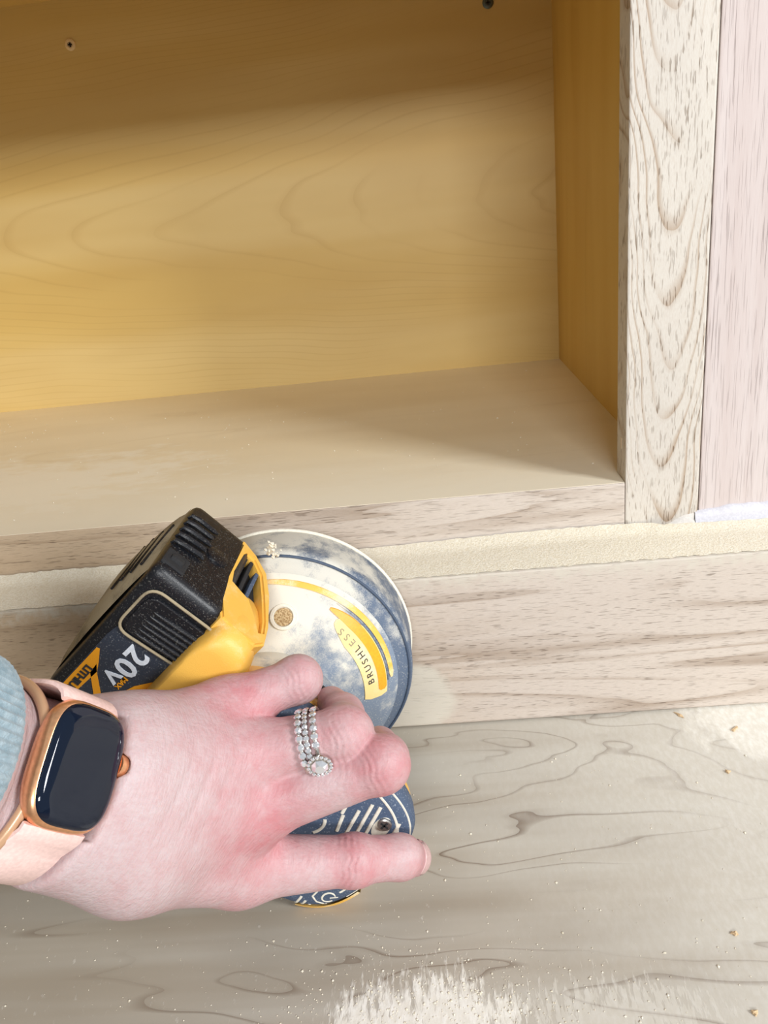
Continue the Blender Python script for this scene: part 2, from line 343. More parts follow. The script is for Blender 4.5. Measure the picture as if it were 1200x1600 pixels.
def band(name, r0, r1, a0, a1, up, mat, parent, k=40, taper=True):   # blunt at the near end, pointed at the far end
    R = []
    for i in range(k+1):
        t = i/k; a = math.radians(a0+(a1-a0)*t); e = min(1, (1-t)*4+.02)**.5*min(1, t*40+.5)
        rm, hw = (r0+r1)/2, (r1-r0)/2*max(e, .12); ring = []
        for r, dz in ((rm-hw, -.4), (rm-hw, up), (rm, up), (rm+hw, up), (rm+hw, -.4)):
            ring.append((r*math.cos(a)*mm, r*math.sin(a)*mm, (zt(r)+dz)*mm))
        R.append(ring)
    return loft(name, R, mat, parent)
band('cream_panel', 40.6, 50.6, 38, 96, .5, M['cream_band'], sk)
band('orange_slot', 46.9, 50.4, 42, 102, .8, M['orange_band'], sk)
band('dark_line', 51.0, 51.7, 46, 100, .6, M['rim'], sk)
band('yellow_trim', 52.0, 53.8, 47, 150, .7, M['yellow_dusty'], sk)
word = 'BRUSHLESS'
for i, ch in enumerate(word):
    a = math.radians(50.5+4.9*i); r = 44.0
    sl = math.atan2(6, 7.5); rad = Vector((math.cos(a), math.sin(a), 0)); nrm = (rad*math.sin(sl)+Vector((0, 0, 1))*math.cos(sl)).normalized()
    xa = Vector((-math.sin(a), math.cos(a), 0)); ya = nrm.cross(xa)   # read counter-clockwise, tops towards the hub
    mt = Matrix((xa, ya, nrm)).transposed().to_4x4(); mt.translation = (rad*r+Vector((0, 0, zt(r)+.62)))*mm
    text('letter', ch, 4.7*mm, M['black_ink'] if i < 6 else plain('faint_ink', (150, 140, 118), .8), mt, sk, .00006)
# exhaust hole with a dust collar
hx, hy = -24.1*mm, 32.6*mm; hr = math.hypot(hx, hy)/mm
rad = Vector((hx, hy, 0)).normalized(); nrm = (rad*math.sin(.675)+Vector((0, 0, 1))*math.cos(.675)).normalized(); tg = Vector((0, 0, 1)).cross(rad); bi = nrm.cross(tg)
hc = Vector((hx, hy, zt(hr)*mm))
loft('hole_collar', [[tuple(hc+nrm*d+(tg*math.cos(2*PI*i/28)+bi*math.sin(2*PI*i/28))*q) for i in range(28)] for q, d in ((.0064, -.0008), (.0058, .0008), (.0046, .0010), (.0042, .0002), (.0040, -.0002))], M['groove'], sk)
b = NB('packed_dust'); gq = b.noise(b.tc, 1500, 2)
loft('hole_plug', [[tuple(hc+nrm*.0003+(tg*math.cos(2*PI*i/20)+bi*math.sin(2*PI*i/20))*.0041) for i in range(20)], [tuple(hc-nrm*.0003+(tg*math.cos(2*PI*i/20)+bi*math.sin(2*PI*i/20))*.0018) for i in range(20)]], b.end(b.mix(b.step(gq, .35, .65), lin((150, 120, 80)), lin((206, 182, 140))), .95), sk)
# motor body, head and its rubber grip
def sp(cx, a, bb, n, z, k=96): return S(sup(cx, 0, a, bb, n, z, k))
loft('motor_body', [sp(0, 27, 27, 2, 60), sp(2, 31, 29, 2.2, 66), sp(4, 36, 29.5, 2.6, 76), sp(8, 41, 30, 2.8, 84), sp(11, 46, 33, 3, 92), sp(12, 49.5, 36, 3.2, 99)], M['skirt'], san)
hd = loft('head_band', [sp(8, 42.2, 31.0, 2.8, 84.5), sp(11, 47.2, 34, 3, 92), sp(13, 51, 37, 3.3, 98), sp(13, 52.0, 38.3, 3.3, 101), sp(13, 52.2, 38.5, 3.3, 106.8)], M['yellow'], san, (False, False))
for i in range(5):       # cooling slots on the upper side of the head
    xx = -9+i*3.0
    prism('cooling_slot', S([(xx, 86.5, 0), (xx+1.3, 86.5, 0), (xx+1.3, 97, 0), (xx, 97, 0)]) and [(xx*mm, .0865), ((xx+1.3)*mm, .0865), ((xx+1.3)*mm, .097), (xx*mm, .097)], .030, .0372, M['pad'] if i % 2 else M['groove'], hd, 'Y')
grip = loft('grip', [sp(13, 50, 36, 3.4, 98), sp(13, 53, 39.4, 3.3, 107), sp(13, 53.4, 39.8, 3.3, 112), sp(13, 52.4, 38.9, 3.3, 116.2), sp(13, 50.2, 36.8, 3.3, 118.3), sp(13, 47, 33.6, 3.3, 119.2), sp(13, 30, 20, 3, 120.0), sp(13, 10, 7, 2.4, 120.4)], M['rubber'], san)
def gz(x, y):
    q = (abs((x-13)/53.4)**3.3+abs(y/39.8)**3.3)**(1/3.3); return float(np.interp(q, [0, .19, .56, .86, .93, .975, 1.0], [120.4, 120.4, 120.0, 119.2, 118.3, 116.4, 112.5]))
def groove(pts, r=.75, closed=False, name='grip_groove', mat='groove'):
    P = []
    for a, c in zip(pts[:-1], pts[1:]):
        n = max(2, int(math.hypot(c[0]-a[0], c[1]-a[1])/1.2))
        for t in np.linspace(0, 1, n, endpoint=False): P.append((a[0]+(c[0]-a[0])*t, a[1]+(c[1]-a[1])*t))
    P.append(pts[-1])
    return tube(name, [(x*mm, y*mm, (gz(x, y)+.05)*mm) for x, y in P], r*mm, M[mat], grip, False, 8, squash=.5, up=(0, 0, 1))
for a, c in (((32.4, 17.2), (35.8, 9.5)), ((35.5, 23), (41.5, 4)), ((37.5, 28.5), (46, 2)), ((40.7, 29.7), (50, 1)), ((51.8, 28.5), (56.5, 13)), ((30, 22), (31.5, 17.5))): groove([a, c])
for off, r in ((1.0, .45), (.905, .55)):
    pr = [(13+53.4*off*.965*math.copysign(abs(math.cos(t))**(2/3.3), math.cos(t)), 39.8*off*.955*math.copysign(abs(math.sin(t))**(2/3.3), math.sin(t))) for t in np.linspace(-.25, 1.75, 40)]
    groove(pr, r)
groove([(30.5+5*math.cos(t)-5, 6+6*math.sin(t)) for t in np.linspace(-.6, .9, 8)], .7)
# screw in its oval well
sx_, sy_ = 47.6, 22.4
ax = Vector((6.5, -26.5, 0)).normalized(); ay = Vector((-ax.y, ax.x, 0))
def oval(a, bq, z): return [tuple((Vector((sx_, sy_, 0))+(ax*0+Vector((.22, -1, 0)).normalized()*a*math.cos(t)+Vector((1, .22, 0)).normalized()*bq*math.sin(t)))*mm+Vector((0, 0, z*mm))) for t in np.linspace(0, 2*PI, 28, endpoint=False)]
loft('screw_well', [oval(5.6, 3.6, 119.0), oval(5.3, 3.3, 119.75), oval(4.4, 2.6, 119.7)], M['groove'], grip)
sc = loft('screw', [[((sx_-.4+r*math.cos(t))*mm, (sy_+2.4+r*math.sin(t))*mm, z*mm) for t in np.linspace(0, 2*PI, 24, endpoint=False)] for r, z in ((2.9, 119.4), (2.9, 120.3), (2.4, 120.7), (1.2, 120.6))], M['steel'], grip)
bm = bmesh.new(); box_bm(bm, ((sx_-2.2)*mm, (sy_+2.0)*mm, .1202), ((sx_+1.4)*mm, (sy_+2.8)*mm, .1208)); box_bm(bm, ((sx_-.8)*mm, (sy_+.6)*mm, .1202), ((sx_)*mm, (sy_+4.2)*mm, .1208))
from_bm('screw_slot', bm, M['pad'], sc)
# power mark, S line and grille on the nose
pcx, pcy = 57.4, -20.2
groove([(pcx+2.5*math.cos(t), pcy+3.0*math.sin(t)) for t in np.linspace(.9, 2*PI-.2, 18)], .42, name='power_mark')
groove([(pcx+.5, pcy+.2), (pcx+2.9, pcy+2.6)], .42, name='power_mark')
groove([(51.5, -19.5), (52, -24), (55.5, -25.6), (59.6, -24.4), (60.4, -25.6)], .42)
for i in range(4): groove([(48.8+3.0*i, -27.2-1.0*i), (50.4+2.5*i, -33.5+.9*i)], .55)
tr = []
for t in np.linspace(-.95, -.12, 22):
    c, s = math.cos(t), math.sin(t); x = 13+53.6*abs(c)**(2/3.3); y = -39.8*abs(s)**(2/3.3)
    tr.append([((13+(x-13)*q)*mm, y*q*mm, z*mm) for q, z in ((.985, 104), (1.008, 105), (1.014, 113.0), (1.005, 116.6), (.97, 117.6))])
loft('nose_trim', tr, M['yellow_dusty'], san, closed=False, caps=(False, False))

# battery pack
bat = loft('battery_pack', [], M['black'], san) if False else None
bm = bmesh.new(); box_bm(bm, (-.0850, -.0335, .036), (-.0520, .0418, .1000), .0052, 4)
bat = from_bm('battery_pack', bm, M['black'], san, smooth=True); bat.data.set_sharp_from_angle(angle=.9)
out = []
for z, k in ((.035, .2), (.040, .9), (.055, 1.25), (.075, 1.1), (.090, .8), (.0955, .3)):
    out.append([(-.0848-.0046*k*math.cos(t*PI/2)**.6, t*.0325+.0042, z) for t in np.linspace(-1, 1, 15)])
loft('outer_cover', out, M['black_outer'], bat, (False, False), closed=False)
for q in range(4):
    yq = .0335-.0056*q
    tube('cover_ridge', [(-.0851-.0050*math.cos(min(1, abs(yq-.004*t-.0042)/.0325)*PI/2)**.6, yq-.004*t, .052+.034*t) for t in np.linspace(0, 1, 9)], .00055, M['black'], bat)
# ribs on the side face, latch tab, and dull step
for i in range(5):
    z = (52+6.4*i)*mm
    P = [(-.0842, .0405, z), (-.0835, .0424, z), (-.080, .0432, z), (-.072, .0432, z-.0004*i), (-.0700-.0008*(i % 2), .0428, z-.001)]
    tube('side_rib', P, [.0006, .0011, .0012, .0011, .0005], M['black'], bat, k=8)
box('latch_tab', (-.0815, .0405, .0868), (-.0755, .0436, .0912), M['pad'], bat, .0012)
box('latch_slot', (-.0838, .0405, .0835), (-.0735, .0424, .0948), M['pad'], bat, .0008)
loft('round_boss', [[(-.0655+r*math.cos(t), .0416+h, .066+r*math.sin(t)) for t in np.linspace(0, 2*PI, 24, endpoint=False)] for r, h in ((.0052, 0), (.0050, .0010), (.0040, .0013))], M['black'], bat)
# release grip panel with ribs
ZE = .1000
gp = prism('release_button', [(x*mm, y*mm) for x, y in rounded([(-78.4, 31.5), (-49.6, 32.2), (-48.0, 14.6), (-78.6, 11.8)], 5.5)], ZE-.002, ZE+.0016, M['black'], bat, bev=.0006)
tube('button_outline', [(x*mm, y*mm, ZE+.0010) for x, y in rounded([(-80.2, 34.2), (-47.9, 34.8), (-46.4, 12.8), (-80.4, 10.0)], 6.5, 7)], .0006, M['black_outer'], bat, closed=True, k=8)
for i in range(6):
    y = (14.6+2.45*i)*mm
    tube('button_rib', [(x*mm, y+(x+64)*.00007, ZE+.0017) for x in (-73, -71.5, -66, -60, -55, -52.6, -51.6)], [.0002, .0006, .0008, .0009, .0009, .0008, .0003], M['black'], gp, k=8)
# label: navy field, orange shapes, lettering
P2 = lambda L: [(x*mm, y*mm) for x, y in L]
lab = prism('label', P2([(-79.6, 10.6), (-52.0, 12.2), (-50.2, 10.5), (-50.2, -30), (-80.6, -30), (-80.4, 5)]), ZE-.0005, ZE+.0004, M['label_navy'], bat)
for pts in ([(-79.9, -2.6), (-78.6, -2.2), (-75.4, -7.6), (-73.4, -11.6), (-74.6, -30), (-80.2, -30)],
            [(-75.6, -8.6), (-72.6, -12.6), (-65.8, -19.6), (-67.0, -22.6), (-75.2, -13.6)],
            [(-49.7, 11.2), (-50.3, 8.0), (-54.0, 0.5), (-58.8, -7.0), (-60.2, -11.5), (-66.6, -20.5), (-73.6, -26.6), (-73.6, -30), (-69, -30), (-62, -20), (-56.6, -14.6), (-54, -8), (-49.7, -2)]):
    prism('label_stripe', P2(pts), ZE+.0003, ZE+.0007, M['label_orange'], lab)
def tm(x, y, dx, dy, z):
    a = Vector((dx, dy, 0)).normalized(); u = Vector((-a.y, a.x, 0)); q = Matrix((a, u, Vector((0, 0, 1)))).transposed().to_4x4(); q.translation = (x*mm, y*mm, z); return q
text('voltage_digit', '2', 13.2*mm, M['white_ink'], tm(-66.6, 5.1, -.05, -1, ZE+.0006), lab, .00015, .0003)
text('voltage_digit', '0', 13.2*mm, M['white_ink'], tm(-66.7, -2.2, -.05, -1, ZE+.0006), lab, .00015, .0003)
text('voltage_letter', 'V', 9.0*mm, M['white_ink'], tm(-68.4, -9.0, -.05, -1, ZE+.0006), lab, .00015, .0003)
text('small_lettering', 'MAX', 3.0*mm, M['label_orange'], tm(-63.4, -9.2, -.05, -1, ZE+.0006), lab, .00015, .00005)
text('lettering', 'LITHIUM ION', 4.6*mm, M['black_ink'], tm(-77.0, -24.0, 0, -1, ZE+.0009), lab, .00015, .00012, .92)

# yellow battery dock: side plate with its window, slats, flared housing
dock = loft('battery_dock', [S([(-53, -33, z0), (-53, 31, z0), (x1, 31, z0), (x1+4, 20, z0), (x1+4, -20, z0), (x1, -31, z0)]) for z0, x1 in ((38, -46), (66, -43), (86, -38), (95, -38), (99, -42))], M['rubber'], san, smooth=False)
FR = [(-59.2, 38.0), (-57.4, 37.0), (-49.5, 41), (-41.6, 49), (-37.2, 62), (-33.0, 84), (-32.4, 97), (-36, 102), (-45, 102), (-53.0, 100), (-56.4, 90), (-57.6, 77), (-59.0, 66), (-58.5, 52)]
WN = [(-54.4, 48.5), (-53.4, 45.5), (-50.2, 46.0), (-44.6, 53), (-40.6, 66), (-36.2, 83), (-35.2, 91), (-36.4, 92), (-40.4, 84), (-45, 76.5), (-50, 74.8), (-54.2, 73.0), (-55.2, 66), (-54.8, 56)]
sp_ = prism('dock_frame', P2(FR), .0345, .0418, M['yellow'], san, 'Y', hole=P2(WN))
bm = bmesh.new(); bm.from_mesh(sp_.data); bmesh.ops.bevel(bm, geom=[e for e in bm.edges if abs(e.verts[0].co.y-.0418) < 1e-5 and abs(e.verts[1].co.y-.0418) < 1e-5 and e.calc_face_angle(0) > .5], offset=.0010, segments=2, affect='EDGES'); bm.to_mesh(sp_.data); bm.free()
prism('vent_floor', [((x+45)*1.08*mm-.045, (z-66)*1.08*mm+.066) for x, z in WN], .033, .0358, M['pad'], san, 'Y')
for i, (xa, za, xb, zb) in enumerate(((-53.2, 47, -54, 73), (-50.0, 46.5, -50.4, 75), (-45.8, 52, -46.6, 76))):
    prism('vent_slat', P2([(xa-.9, za), (xa+.9, za), (xb+.9, zb), (xb-.9, zb)]), .036, .0405, M['rubber'] if i == 2 else M['pad'], san, 'Y', bev=.0004)
# flared housing that swells from the dock to the head (lower right of the frame)
fl_ = []
for z, q in ((66, -6), (74, -3), (84, -.8), (93, 0), (100, -.2), (104.5, -1.4), (107.5, -3.6), (109, -6.5), (109.5, -10)):
    fl_.append([(x*mm, y*mm, z*mm) for x, y in rounded([(-54.5-q*.15, -33-q), (-54.5-q*.15, 30+q*.6), (-50, 42.4+q), (-36, 41.8+q), (-28.5+q*.8, 27+q), (-24+q*.8, -33-q)], 6.5, 8)])
hs = loft('dock_housing', fl_, M['yellow'], san)

# pale sawdust clump clinging to the skirt edge
V, F = [], []
for _ in range(26):
    c = Vector((-46+rng.normal()*1.8, 48.5+rng.normal()*1.8, 40+rng.normal()*1.6))*mm; k = len(V); s = rng.uniform(.5, 1.3)*mm
    for v in ((1, 0, 0), (-1, 0, 0), (0, 1, 0), (0, -1, 0), (0, 0, 1), (0, 0, -1)): V.append(tuple(c+Vector(v)*s*rng.uniform(.6, 1.3)))
    for f in ((0, 2, 4), (2, 1, 4), (1, 3, 4), (3, 0, 4), (2, 0, 5), (1, 2, 5), (3, 1, 5), (0, 3, 5)): F.append(tuple(k+i for i in f))
mesh('dust_clump', V, F, M['dust'], san, False, 'stuff')

# ---------------------------------------------------------------- the hand: one continuous surface from a smooth distance field

A3 = lambda *a: np.array(a, np.float64)
def SL(x, y, z): return np.array(SM @ Vector((x*mm, y*mm, z*mm)))
WT, WW, WL, WN_ = A3(-.1040, -.1833, .1326), A3(.3624, .5378, -.7612), A3(-.1525, -.7715, -.6177), A3(.9194, -.3400, .1976)   # watch centre; hand-ward, thumb-ward and outward directions
WR = WT-WN_*.0285+WL*.0040                                                     # middle of the wrist under the watch
J = dict(cb_p=SL(-55, 13.5, 150), cb_r=SL(-51.5, 13.5, 159), cb_m=SL(-43.5, 5, 165.5), cb_i=SL(-33.5, -5.5, 168),
         mp=SL(-32, 25, 121.5), mr=SL(-17.8, 23, 134), mm=SL(-4.5, 12.3, 140), mi=SL(8.2, -11, 143),
         pp=SL(-18.1, 47.8, 112.4), pd=SL(-13, 38, 96), pt=SL(-10, 34, 83),
         rp=SL(2.4, 52.7, 131.1), rd=SL(4.5, 47.0, 112.5), rt=SL(3, 40.5, 100),
         mq=SL(17.3, 56, 137), md=SL(26.7, 47.7, 118), mt=SL(28, 42, 104),
         ip=SL(40.6, 15.8, 136), id=SL(56.7, 24, 129), it=SL(65.6, 21.6, 121.5),
         tb=SL(-34, -14, 158), tm=SL(-14, -33, 140), ti=SL(0, -46.5, 120), tt=SL(10, -47, 106))
EL = WR-WW*.125
def cap(P, a, b, r1, r2):
    ba = b-a; h = np.clip(((P-a)@ba)/(ba@ba), 0, 1); q = P-a-h[:, None]*ba
    return np.sqrt((q*q).sum(1))-(r1+(r2-r1)*h)
def smin(a, b, k):
    h = np.clip(.5+.5*(b-a)/k, 0, 1); return b+(a-b)*h-k*h*(1-h)
def chain(P, js, rs, k=.003):
    d = cap(P, js[0], js[1], rs[0], rs[1])
    for i in range(1, len(js)-1): d = smin(d, cap(P, js[i], js[i+1], rs[i], rs[i+1]), k)
    return d
SR = np.array([SX, SY, SZ]); SC0 = np.array(CX)
def hand_sdf(P):
    j = J; W1 = WR+WW*.010
    arm = smin(cap(P, EL+WL*.011, W1+WL*.0065, .0228, .0174), cap(P, EL-WL*.011, W1-WL*.0065, .0228, .0168), .012)
    palm = smin(cap(P, j['cb_p'], j['mp'], .0135, .0110), cap(P, j['cb_r'], j['mr'], .0165, .0122), .010)
    palm = smin(palm, cap(P, j['cb_m'], j['mm'], .0168, .0128), .010)
    palm = smin(palm, cap(P, j['cb_i'], j['mi'], .0165, .0132), .010)
    palm = smin(palm, cap(P, (j['cb_p']+j['cb_i'])/2, (j['mr']+j['mi'])/2-WN_*.004, .0165, .013), .012)
    palm = smin(palm, chain(P, [j['tb'], j['tm']], [.0170, .0135]), .014)
    d = smin(arm, palm, .016)
    d = smin(d, smin(cap(P, W1+WL*.0080, j['cb_i'], .0178, .0165), cap(P, W1-WL*.0070, j['cb_p'], .0160, .0132), .012), .012)
    fi = chain(P, [j['mi'], j['ip'], j['id'], j['it']], [.0118, .0087, .0080, .0071])
    fm = chain(P, [j['mm'], j['mq'], j['md'], j['mt']], [.0121, .0093, .0083, .0072])
    fr = chain(P, [j['mr'], j['rp'], j['rd'], j['rt']], [.0116, .0096, .0081, .0070])
    fp = chain(P, [j['mp'], j['pp'], j['pd'], j['pt']], [.0103, .0079, .0072, .0064])
    th = chain(P, [j['tm'], j['ti'], j['tt']], [.0135, .0112, .0095])
    # finger joints swell a little
    for f, nm, r in (('fi', 'ip', .0091), ('fm', 'mq', .0097), ('fr', 'rp', .0100), ('fp', 'pp', .0086)):
        q = np.sqrt(((P-j[nm])**2).sum(1))-r
        if f == 'fi': fi = smin(fi, q, .003)
        elif f == 'fm': fm = smin(fm, q, .003)
        elif f == 'fr': fr = smin(fr, q, .003)
        else: fp = smin(fp, q, .003)
    fing = smin(smin(fi, fm, .0012), smin(fr, fp, .0012), .0012)
    d = smin(d, fing, .0065); d = smin(d, th, .006)
    # soft flesh stops at the sander it rests on
    L = (P-SC0)@SR.T*1000
    f = ((np.abs((L[:, 0]-13)/53.4)**3.3+np.abs(L[:, 1]/39.8)**3.3)**(1/3.3)-1)*40
    c = np.maximum(f, np.abs(L[:, 2]-109.2)-11.3)
    f2 = ((np.abs((L[:, 0]-10)/46)**3+np.abs(L[:, 1]/31)**3)**(1/3)-1)*31
    c = np.minimum(c, np.maximum(f2, np.abs(L[:, 2]-80)-22))
    f3 = ((np.abs((L[:, 0]-10)/51)**3+np.abs(L[:, 1]/38.8)**3)**(1/3)-1)*38
    c = np.minimum(c, np.maximum(f3, np.abs(L[:, 2]-96)-13))
    c = np.minimum(c, np.maximum(np.maximum(np.abs(L[:, 0]+57)-30, np.abs(L[:, 1]-3)-40), np.abs(L[:, 2]-72)-38.5))
    rr = np.hypot(L[:, 0], L[:, 1]); c = np.minimum(c, np.maximum(rr-63, .8*(L[:, 2]-np.interp(rr, ZT_R, ZT_Z))-.6))/1000-.0009
    q = P-WT; bx = np.maximum(np.maximum(np.abs(q@WW)-.0145, np.abs(q@WL)-.0179), np.abs(q@WN_+.004)-.0068)
    bx = np.minimum(bx, np.maximum(np.abs(q@WW-.0148)-.0022, np.hypot(q@WL+.0035, q@WN_+.0043)-.0038))
    u = P-WR; el = (np.sqrt((u@WL/.0252)**2+(u@WN_/.0209)**2)-1)*.022
    cut = np.minimum(.0122-np.abs(u@WW), el); d = -smin(-d, -cut, .0022)
    return np.maximum(-smin(-d, bx, .0016), -c)
def detail(P, N):
    """small relief along the surface normal: knuckle creases, tendons, wrist folds"""
    h = np.zeros(len(P))
    for a, b_, c in (('mi', 'ip', 'id'), ('mm', 'mq', 'md'), ('mr', 'rp', 'rd'), ('mp', 'pp', 'pd')):
        t = J[b_]-J[a]; t /= np.linalg.norm(t); t2 = J[c]-J[b_]; t2 /= np.linalg.norm(t2); up = t-t2; up /= np.linalg.norm(up)
        q = P-J[b_]; s = q@t+.25*np.abs(q@np.cross(t, up)); dors = np.clip((N@up-.1)/.5, 0, 1)*np.exp(-(q**2).sum(1)/(2*.0105**2))
        h += -.00055*np.exp(-(s+.001)**2/(2*.0028**2))*dors*(.5+.5*np.cos(2*PI*(s+.0006*np.sin(q@np.cross(t, up)*900))/.0023))
    for a, b_ in (('cb_i', 'mi'), ('cb_m', 'mm'), ('cb_r', 'mr'), ('cb_p', 'mp')):
        ba = J[b_]-J[a]; u = np.clip(((P-J[a])@ba)/(ba@ba), 0, 1.05); q = P-J[a]-u[:, None]*ba; q -= np.outer(q@WN_, WN_)
        h += .0005*np.exp(-(q**2).sum(1)/(2*.0028**2))*np.clip(N@WN_, 0, 1)*np.clip(u*3, 0, 1)
        k = P-J[b_]; t = ba/np.linalg.norm(ba); cw_ = np.cross(t, WN_); s = k@t+.0016*np.sin(k@cw_*420)+.35*(k@cw_)*np.sin(k@cw_*90)
        h -= .00022*np.exp(-(k**2).sum(1)/(2*.0095**2))*(.5+.5*np.cos(2*PI*s/.0021))*np.clip(N@WN_, 0, 1)
        k = P-J[b_]; h += .0006*np.exp(-(k**2).sum(1)/(2*.011**2))*np.clip(N@WN_+.2, 0, 1)
    s = (P-WR)@WW-.040; g = (P-WR)@WL
    for o, a in ((0, .00045), (.0075, .0003), (-.008, .00035)): h -= a*np.exp(-(s-o+.004*np.sin(g*60))**2/(2*.0011**2))*np.exp(-(g+.008)**2/(2*.012**2))
    return h
def surface_nets(lo, hi, h, sdf):
    B = 4; n = (np.ceil((hi-lo)/h/B).astype(int)+1)*B
    cx = [lo[k]+h*(np.arange(n[k]//B)*B+(B-1)/2) for k in range(3)]
    G = np.stack(np.meshgrid(*cx, indexing='ij'), -1).reshape(-1, 3); dc = sdf(G).reshape(n//B)
    near = np.abs(dc) < h*6.5
    D = np.repeat(np.repeat(np.repeat(dc, B, 0), B, 1), B, 2); mk = np.repeat(np.repeat(np.repeat(near, B, 0), B, 1), B, 2)
    I = np.argwhere(mk); D[mk] = sdf(lo+I*h)
    S_ = D < 0; act = np.zeros(np.array(D.shape)-1, int); corners = list(np.ndindex(2, 2, 2)); sh = act.shape
    sl = lambda A_, o: A_[o[0]:o[0]+sh[0], o[1]:o[1]+sh[1], o[2]:o[2]+sh[2]]
    for o in corners: act += sl(S_, o)
    ac = np.argwhere((act > 0) & (act < 8)); idx = -np.ones(sh, int); idx[tuple(ac.T)] = np.arange(len(ac))
    acc = np.zeros((len(ac), 3)); cnt = np.zeros(len(ac))
    for a in corners:
        for k in range(3):
            if a[k]: continue
            b_ = list(a); b_[k] = 1
            da = D[tuple((ac+a).T)]; db = D[tuple((ac+b_).T)]; x = (da < 0) != (db < 0)
            t = np.where(x, da/np.where(x, da-db, 1), 0); p = np.array(a, float)[None]+np.zeros((len(ac), 3)); p[:, k] += t
            acc[x] += p[x]; cnt[x] += 1
    V = lo+(ac+acc/cnt[:, None])*h; Q = []
    for k in range(3):
        u, v = (k+1) % 3, (k+2) % 3; a = S_; e = [slice(None)]*3; g = [slice(None)]*3; e[k] = slice(0, -1); g[k] = slice(1, None)
        x = np.argwhere(a[tuple(e)] != a[tuple(g)]); x = x[(x[:, u] > 0) & (x[:, v] > 0)]
        x = x[(x < np.array(sh)).all(1)]
        du = np.eye(3, dtype=int)[u]; dv = np.eye(3, dtype=int)[v]
        q = np.stack([idx[tuple((x-du-dv).T)], idx[tuple((x-dv).T)], idx[tuple(x.T)], idx[tuple((x-du).T)]], 1)
        ins = a[tuple(x.T)]; q[~ins] = q[~ins][:, ::-1]; Q.append(q[(q >= 0).all(1)])
    return V, np.concatenate(Q)
def subdivide(V, Q):
    E = np.sort(np.concatenate([Q[:, [i, (i+1) % 4]] for i in range(4)]), 1); u, inv = np.unique(E, axis=0, return_inverse=True); inv = inv.reshape(-1)
    n = len(V); m_ = len(Q); V2 = np.concatenate([V, V[u].mean(1), V[Q].mean(1)]); e = [n+inv[i*m_:(i+1)*m_] for i in range(4)]; c = n+len(u)+np.arange(m_)
    return V2, np.concatenate([np.stack([Q[:, i], e[i], c, e[i-1]], 1) for i in range(4)])
def grad(P, sdf, e=.0004):
    g = np.stack([sdf(P+np.eye(3)[k]*e)-sdf(P-np.eye(3)[k]*e) for k in range(3)], 1); return g/np.maximum(np.linalg.norm(g, axis=1), 1e-9)[:, None]
allp = np.array(list(J.values())+[EL]); HV, HQ = surface_nets(allp.min(0)-.027, allp.max(0)+.016, .0012, hand_sdf)
HV, HQ = subdivide(HV, HQ)
for _ in range(2):
    N = grad(HV, hand_sdf); HV = HV-N*np.clip(hand_sdf(HV), -.001, .001)[:, None]
N = grad(HV, hand_sdf); HV = HV+N*detail(HV, N)[:, None]
# redness of the skin itself over the joints
blush = np.zeros(len(HV)); pale = np.zeros(len(HV))
for nm, s, a in (('mp', .0105, .9), ('mr', .010, .75), ('mm', .012, .95), ('mi', .009, .45), ('ip', .0035, 1.), ('mq', .004, 1.), ('rp', .004, .8), ('pp', .0065, .45), ('id', .005, .35), ('it', .007, .7), ('rd', .010, .5), ('md', .011, .5), ('pd', .01, .4)):
    blush = np.maximum(blush, a*np.exp(-((HV-J[nm])**2).sum(1)/(2*(s+.0062)**2))*1.35)
b = NB('skin'); at = b.n('Attribute', 2, {'attribute_name': 'blush'})
mot = b.noise(b.tc, 130, 4, .6); fine = b.noise(b.tc, 620, 3, .6)
hv = b.n('Attribute', 1, {'attribute_name': 'hand_frame'})
ln1 = b.noise(b.mapv((1150, 260, 300), vec=hv), 1., 2.5, .6); ln2 = b.noise(b.mapv((420, 900, 420), (3, 1, 2), (0, 0, .5), hv), 1., 2, .6)
f = b.math('MULTIPLY', b.math('MULTIPLY', at, b.math('MULTIPLY_ADD', mot, 1.5, .15)), .80, clamp=True)
base = b.mix(b.step(mot, .35, .7), lin((200, 180, 180)), lin((197, 170, 170)))
col = b.mix(f, base, lin((196, 116, 122)))
col = b.mix(b.math('MULTIPLY', b.step(b.math('ADD', b.math('MULTIPLY', fine, .5), b.math('MULTIPLY', ln1, .5)), .42, .64), .20), col, lin((188, 132, 130)))
b.bump(b.math('ADD', ln1, b.math('MULTIPLY', ln2, .6)), .00042, .75)
M['skin'] = b.end(col, .48, 0, Subsurface_Weight=.12, Subsurface_Radius=(1., .35, .22), Subsurface_Scale=.003, Specular_IOR_Level=.35)
person = tag(mesh('person', HV, HQ, M['skin']), 'left hand with pink knuckles gripping the sander, sleeve pushed back', 'person')
at = person.data.attributes.new('blush', 'FLOAT', 'POINT'); at.data.foreach_set('value', blush.astype(np.float32))
q = HV-WR; at = person.data.attributes.new('hand_frame', 'FLOAT_VECTOR', 'POINT'); at.data.foreach_set('vector', np.stack([q@WW, q@WL, q@WN_], 1).astype(np.float32).ravel())
